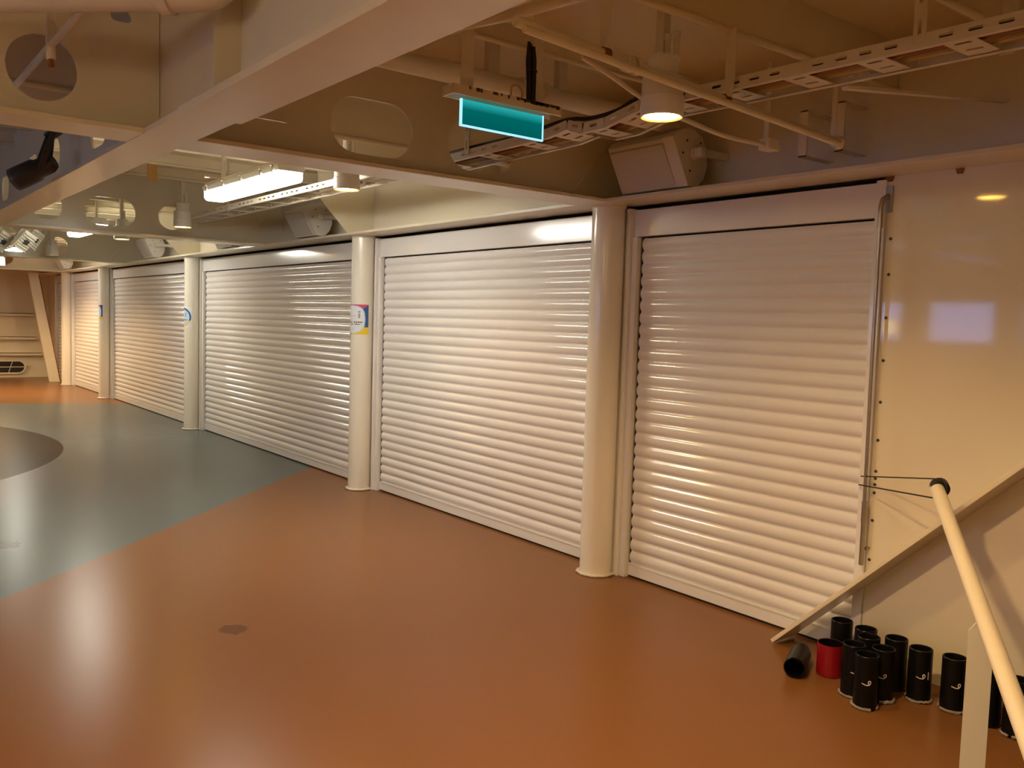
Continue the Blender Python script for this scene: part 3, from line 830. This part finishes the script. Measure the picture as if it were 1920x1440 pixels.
st = thing('stair_stringer', 'diagonal flat cream steel bar rising along the wall panel from the floor', 'stringer', (0, 0, 0))
sa = math.atan2(1.094, 1.146)
tx, tz = math.cos(sa), math.sin(sa)
nx, nz_ = -tz, tx
m = MB()
L0, L1 = -.004, 2.6
P0x, P0z = 1.408, .004
sec = lambda s, t, y: (P0x + tx * s + nx * t, y, P0z + tz * s + nz_ * t)
v = []
for s in (0.012, L1):
    for t, y in ((-.010, -.10), (.010, -.10), (.010, .082), (-.010, .082)):
        v.append(sec(s, t, y))
m.add(v, [(0,1,2,3),(4,5,6,7),(0,1,5,4),(1,2,6,5),(2,3,7,6),(3,0,4,7)])
sB = (1.80 - 1.408) / tx
m.add([sec(q, t, y) for q in (sB, L1) for t, y in ((-.010, .080), (.010, .080), (.010, YW - .0005), (-.010, YW - .0005))], [(0,1,2,3),(4,5,6,7),(0,1,5,4),(1,2,6,5),(2,3,7,6),(3,0,4,7)])
m.build('flat_bar', M['paint'], st, bevel=.002)

hr = thing('stair_handrail', 'round cream handrail with one flat post, sloping toward the camera at right', 'handrail', (2.77, -.93, 0))
o3 = Vector((2.77, -.93, 0))
ra, rb = Vector((2.301, -.29, .972)), Vector((3.06, -1.315, .574))
rdir = (rb - ra).normalized()
rend = ra + rdir * 2.3
MB().tube([ra - o3, ra + rdir * 1.0 - o3, rend - o3], .0275, 24).build('rail_tube', M['rail'], hr)
tag(MB().tube([ra - rdir * .020 + Vector((.010, .004, .002)) - o3, ra + rdir * .014 + Vector((.010, .004, .002)) - o3], .037, 24).build('end_cap', M['tape'], hr), 'black cap on the far end')
pz = .690
pc = ra + rdir * ((2.80 - ra.x) / rdir.x)
sdir = Vector((.86, .51, 0)).normalized()
m = MB()
poly = [(-.037, 0), (.037, 0), (.037, .60), (.030, .645), (-.008, .682), (-.037, .640)]
base_p = pc + Vector((-.015, .035, 0))
m.prism(poly, lambda u, v, d: (base_p.x - o3.x + sdir.x * u + sdir.y * -d * -1, base_p.y - o3.y + sdir.y * u - sdir.x * -d * -1, v), -.005, .005)
m.build('post', M['post'], hr)
MB().box((base_p.x - o3.x - .06, base_p.y - o3.y - .06, 0), (base_p.x - o3.x + .06, base_p.y - o3.y + .06, .008)).build('foot_plate', M['post'], hr)
# black cord tied from the rail end to the shutter guide
ca = ra + rdir * .008
q = Vector((.006, .002, .002))
loop = [ca + q + Vector((0, .004, .040)), ca + q + Vector((.030, -.006, .022)), ca + q + Vector((.036, -.012, -.006)), ca + q + Vector((.014, -.016, -.034)), ca + q + Vector((-.012, -.012, -.040))]
A0, A1 = Vector((1.760, .064, .905)), Vector((1.750, .064, .862))
cpts = [A0 + (loop[0] - A0) * t for t in (0, .33, .66)] + smooth_path(loop, 5) + [loop[-1] + (A1 - loop[-1]) * t for t in (.33, .66, 1)]
tag(MB().tube(cpts, .0032, 6).build('tie_cord', M['cord']),
    'thin black cord looped from the handrail end to the shutter guide', 'cord')

# ------------------------------------------------------------------ black pipe sections on the floor
TH, TR = .232, .049
def stroke(mb, pts, r=.0022):
    """marker line on the tube skin; pts in (angle, height)"""
    P = [((TR + .0006) * math.cos(a), (TR + .0006) * math.sin(a), z) for a, z in pts]
    mb.tube(smooth_path(P, 3), r, 5)
def make_tube(loc, label, rotz, marks=True, glue=True):
    t = thing('black_tube', label, 'pipe section', loc, (0, 0, rotz), group='black pipe sections on the floor')
    bar_ = MB().lathe([(TR, .004), (TR, TH - .003), (TR - .002, TH), (TR - .006, TH), (TR - .007, TH - .004), (TR - .007, .012), (0, .012)], 32).build('barrel', M['black'], t)
    ft_ = MB().lathe([(.0, 0), (.0525, 0), (.0525, .008), (.050, .010), (TR - .001, .010)], 8, smooth=False).build('octagonal_foot', M['black'], t)
    if glue:
        g_ = MB(); rr = random.Random(int(loc[0] * 1000))
        for q in range(16):
            a = 2 * PI * q / 16
            if rr.random() < .62:
                g_.tube([((.0515) * math.cos(a), .0515 * math.sin(a), .008), (.0525 * math.cos(a + .25), .0525 * math.sin(a + .25), .006 + .006 * rr.random()), (.0515 * math.cos(a + .5), .0515 * math.sin(a + .5), .007)], .0045 + .003 * rr.random(), 6)
        g_.build('glue_residue', M['glue'], ft_)
    if marks:
        k_ = MB()
        stroke(k_, [(-.30, .118), (.0, .113), (.25, .112)])
        stroke(k_, [(.25, .112), (.42, .122), (.36, .132), (.22, .126), (.30, .114)])
        k_.build('marker_writing', M['chalk'], bar_)
    return t
VA = math.atan2(-3.6, 1.9)      # direction from the tubes to the camera
T = [((1.795, -.088), 'backmost upright black tube on the left, behind the red can', 0, False, False),
     ((1.925, -.100), 'black tube against the wall right of the backmost one, half hidden', .2, False, False),
     ((1.990, -.188), 'black tube hidden in the middle of the cluster behind two marked tubes', .1, False, False),
     ((2.072, -.098), 'unmarked black tube against the wall, right of the cluster', .3, False, False),
     ((2.003, -.330), 'left front black tube of the cluster, right beside the red can', .15, True, True),
     ((2.106, -.268), 'black tube behind and right of the frontmost tube', -.1, True, True),
     ((2.104, -.398), 'frontmost black tube of the cluster with a glue crusted foot', 0, True, True),
     ((2.200, -.128), 'black tube with a white label strip, standing alone right of the cluster', 0, True, True),
     ((2.335, -.104), 'black tube just left of the handrail post', .1, True, True),
     ((2.486, -.112), 'black tube partly behind the handrail post', .6, False, False),
     ((2.600, -.130), 'black tube at the right picture edge under the handrail', .1, True, True)]
for (x, y), lab, rz, mk, gl in T:
    t = make_tube((x, y, 0), lab, VA + rz, mk, gl)
    if 'label strip' in lab:
        lb = MB()
        pts = [(.52, .108), (.62, .108), (.62, .142), (.52, .142)]
        lb.add([((TR + .0008) * math.cos(a + .15), (TR + .0008) * math.sin(a + .15), z) for a, z in pts], [(0, 1, 2, 3)])
        lb.build('paper_label', M['chalk'], t)
rc = thing('red_can', 'short wide open red can among the black tubes', 'can', (1.815, -.206, 0))
MB().lathe([(.0, .002), (.058, .002), (.060, .005), (.060, .150), (.0575, .150)], 40).build('outer_skin', M['red'], rc)
tag(MB().lathe([(.0575, .1502), (.055, .148), (.055, .006), (.0, .006)], 40).build('inner_lining', M['black'], rc), 'dark inside')
ly = thing('black_tube', 'black tube lying on its side, leftmost, its open end toward the camera', 'pipe section', (1.752, -.395, .0495), group='black pipe sections on the floor')
dv = Vector((-.115, .235, 0)).normalized()
rotm = dv.to_track_quat('Z', 'Y').to_euler()
ly.rotation_euler = rotm
MB().lathe([(TR - .007, .01), (TR - .006, 0), (TR - .002, 0), (TR, .003), (TR, .20), (TR - .004, .205), (TR - .02, .205)], 32).build('barrel', M['black'], ly)
MB().lathe([(0, .18), (TR - .007, .18), (TR - .007, .01)], 32).build('inner_lining', M['black'], ly)
MB().lathe([(.030, .20), (.036, .206), (.036, .25), (.030, .255), (.0, .255)], 24).build('end_plug', M['black'], ly)

# ------------------------------------------------------------------ far end of the hall
br = thing('leaning_brace', 'slanted flat cream steel brace beyond the farthest column', 'brace', (-17.1, 0, 0))
MB().prism([(-.56, FL), (-.36, FL), (.05, 0), (-.165, 0)], lambda u, v, d: (d, u, v), -.05, .05).build('plate', M['paint'], br)
tag(MB().tube([(.052, -.355, FL - .05), (.052, .045, .02)], .010, 6).build('cable', M['cable_brown'], br), 'dark cable along its edge')
bw = thing('wall_ledges', 'far end wall frame with three horizontal ledges', 'wall frame', (XF, 0, 0))
for z, ye in ((1.455, -.22), (.925, -.16), (.562, -.07)):
    MB().box((0, YB + .3, z - .012), (.14, ye, z)).box((.12, YB + .3, z - .06), (.14, ye, z)).build('ledge', M['paint'], bw)
op = thing('mounted_port', 'black rounded opening with pale crossbars low in the far wall', 'port', (XF + .004, -1.15, .235))
MB().prism(stadium(0, 0, 1.48, .26), lambda u, v, d: (d, u, v), 0, .02).build('opening', M['dark'], op)
MB().plate(stadium(0, 0, 1.54, .32, .155), [stadium(0, 0, 1.47, .25, .122)], lambda u, v, d: (d, u, v), 0, .05).build('rim', M['paint'], op)
MB().box((.02, -.73, -.008), (.035, .73, .008)).bar((.03, .42, -.13), (.03, .50, .13), .014, .01, (1,0,0)).bar((.03, 0, -.13), (.03, .06, .13), .014, .01, (1,0,0)).build('crossbars', M['paint'], op)
MB().tube(smooth_path([(.03, .74, .02), (.05, .82, .03), (.05, .86, .0), (.05, .84, -.04)], 4), .012, 8).build('hook', M['paint'], op)

# ------------------------------------------------------------------ light
wd = bpy.data.worlds.new('daylight'); sc.world = wd; wd.use_nodes = True
bg = wd.node_tree.nodes['Background']; bg.inputs[0].default_value = (.32, .46, 1.0, 1); bg.inputs[1].default_value = 5.0
for i, (a, b) in enumerate(wins):
    l = bpy.data.lights.new('window_portal', 'AREA'); l.shape = 'RECTANGLE'; l.size = b - a; l.size_y = .63
    l.cycles.is_portal = True
    o = bpy.data.objects.new('window_portal', l); COL.objects.link(o)
    o.location = ((a + b) / 2, YB - .17, 1.735); o.rotation_euler = (PI/2, 0, PI)

# ------------------------------------------------------------------ camera
f, yaw, pitch, roll = 1641.21234, -0.909539539, 0.0707795410, 0.0306621898
fw = Vector((math.sin(yaw) * math.cos(pitch), math.cos(yaw) * math.cos(pitch), -math.sin(pitch)))
r = Vector((math.cos(yaw), -math.sin(yaw), 0)); u = r.cross(fw)
r2 = r * math.cos(roll) + u * math.sin(roll); u2 = -r * math.sin(roll) + u * math.cos(roll)
cd = bpy.data.cameras.new('camera'); cam = bpy.data.objects.new('camera', cd); COL.objects.link(cam)
cd.sensor_width = 36; cd.lens = f * 36 / 1920; cd.clip_start = .05; cd.clip_end = 100
mw = Matrix((r2, u2, -fw)).transposed().to_4x4(); mw.translation = Vector((4.03332460, -3.86823385, 1.6))
cam.matrix_world = mw
sc.camera = cam

vs = sc.view_settings
vs.view_transform = 'Standard'; vs.look = 'None'; vs.gamma = 1; vs.use_curve_mapping = False
vs.exposure = 0.4
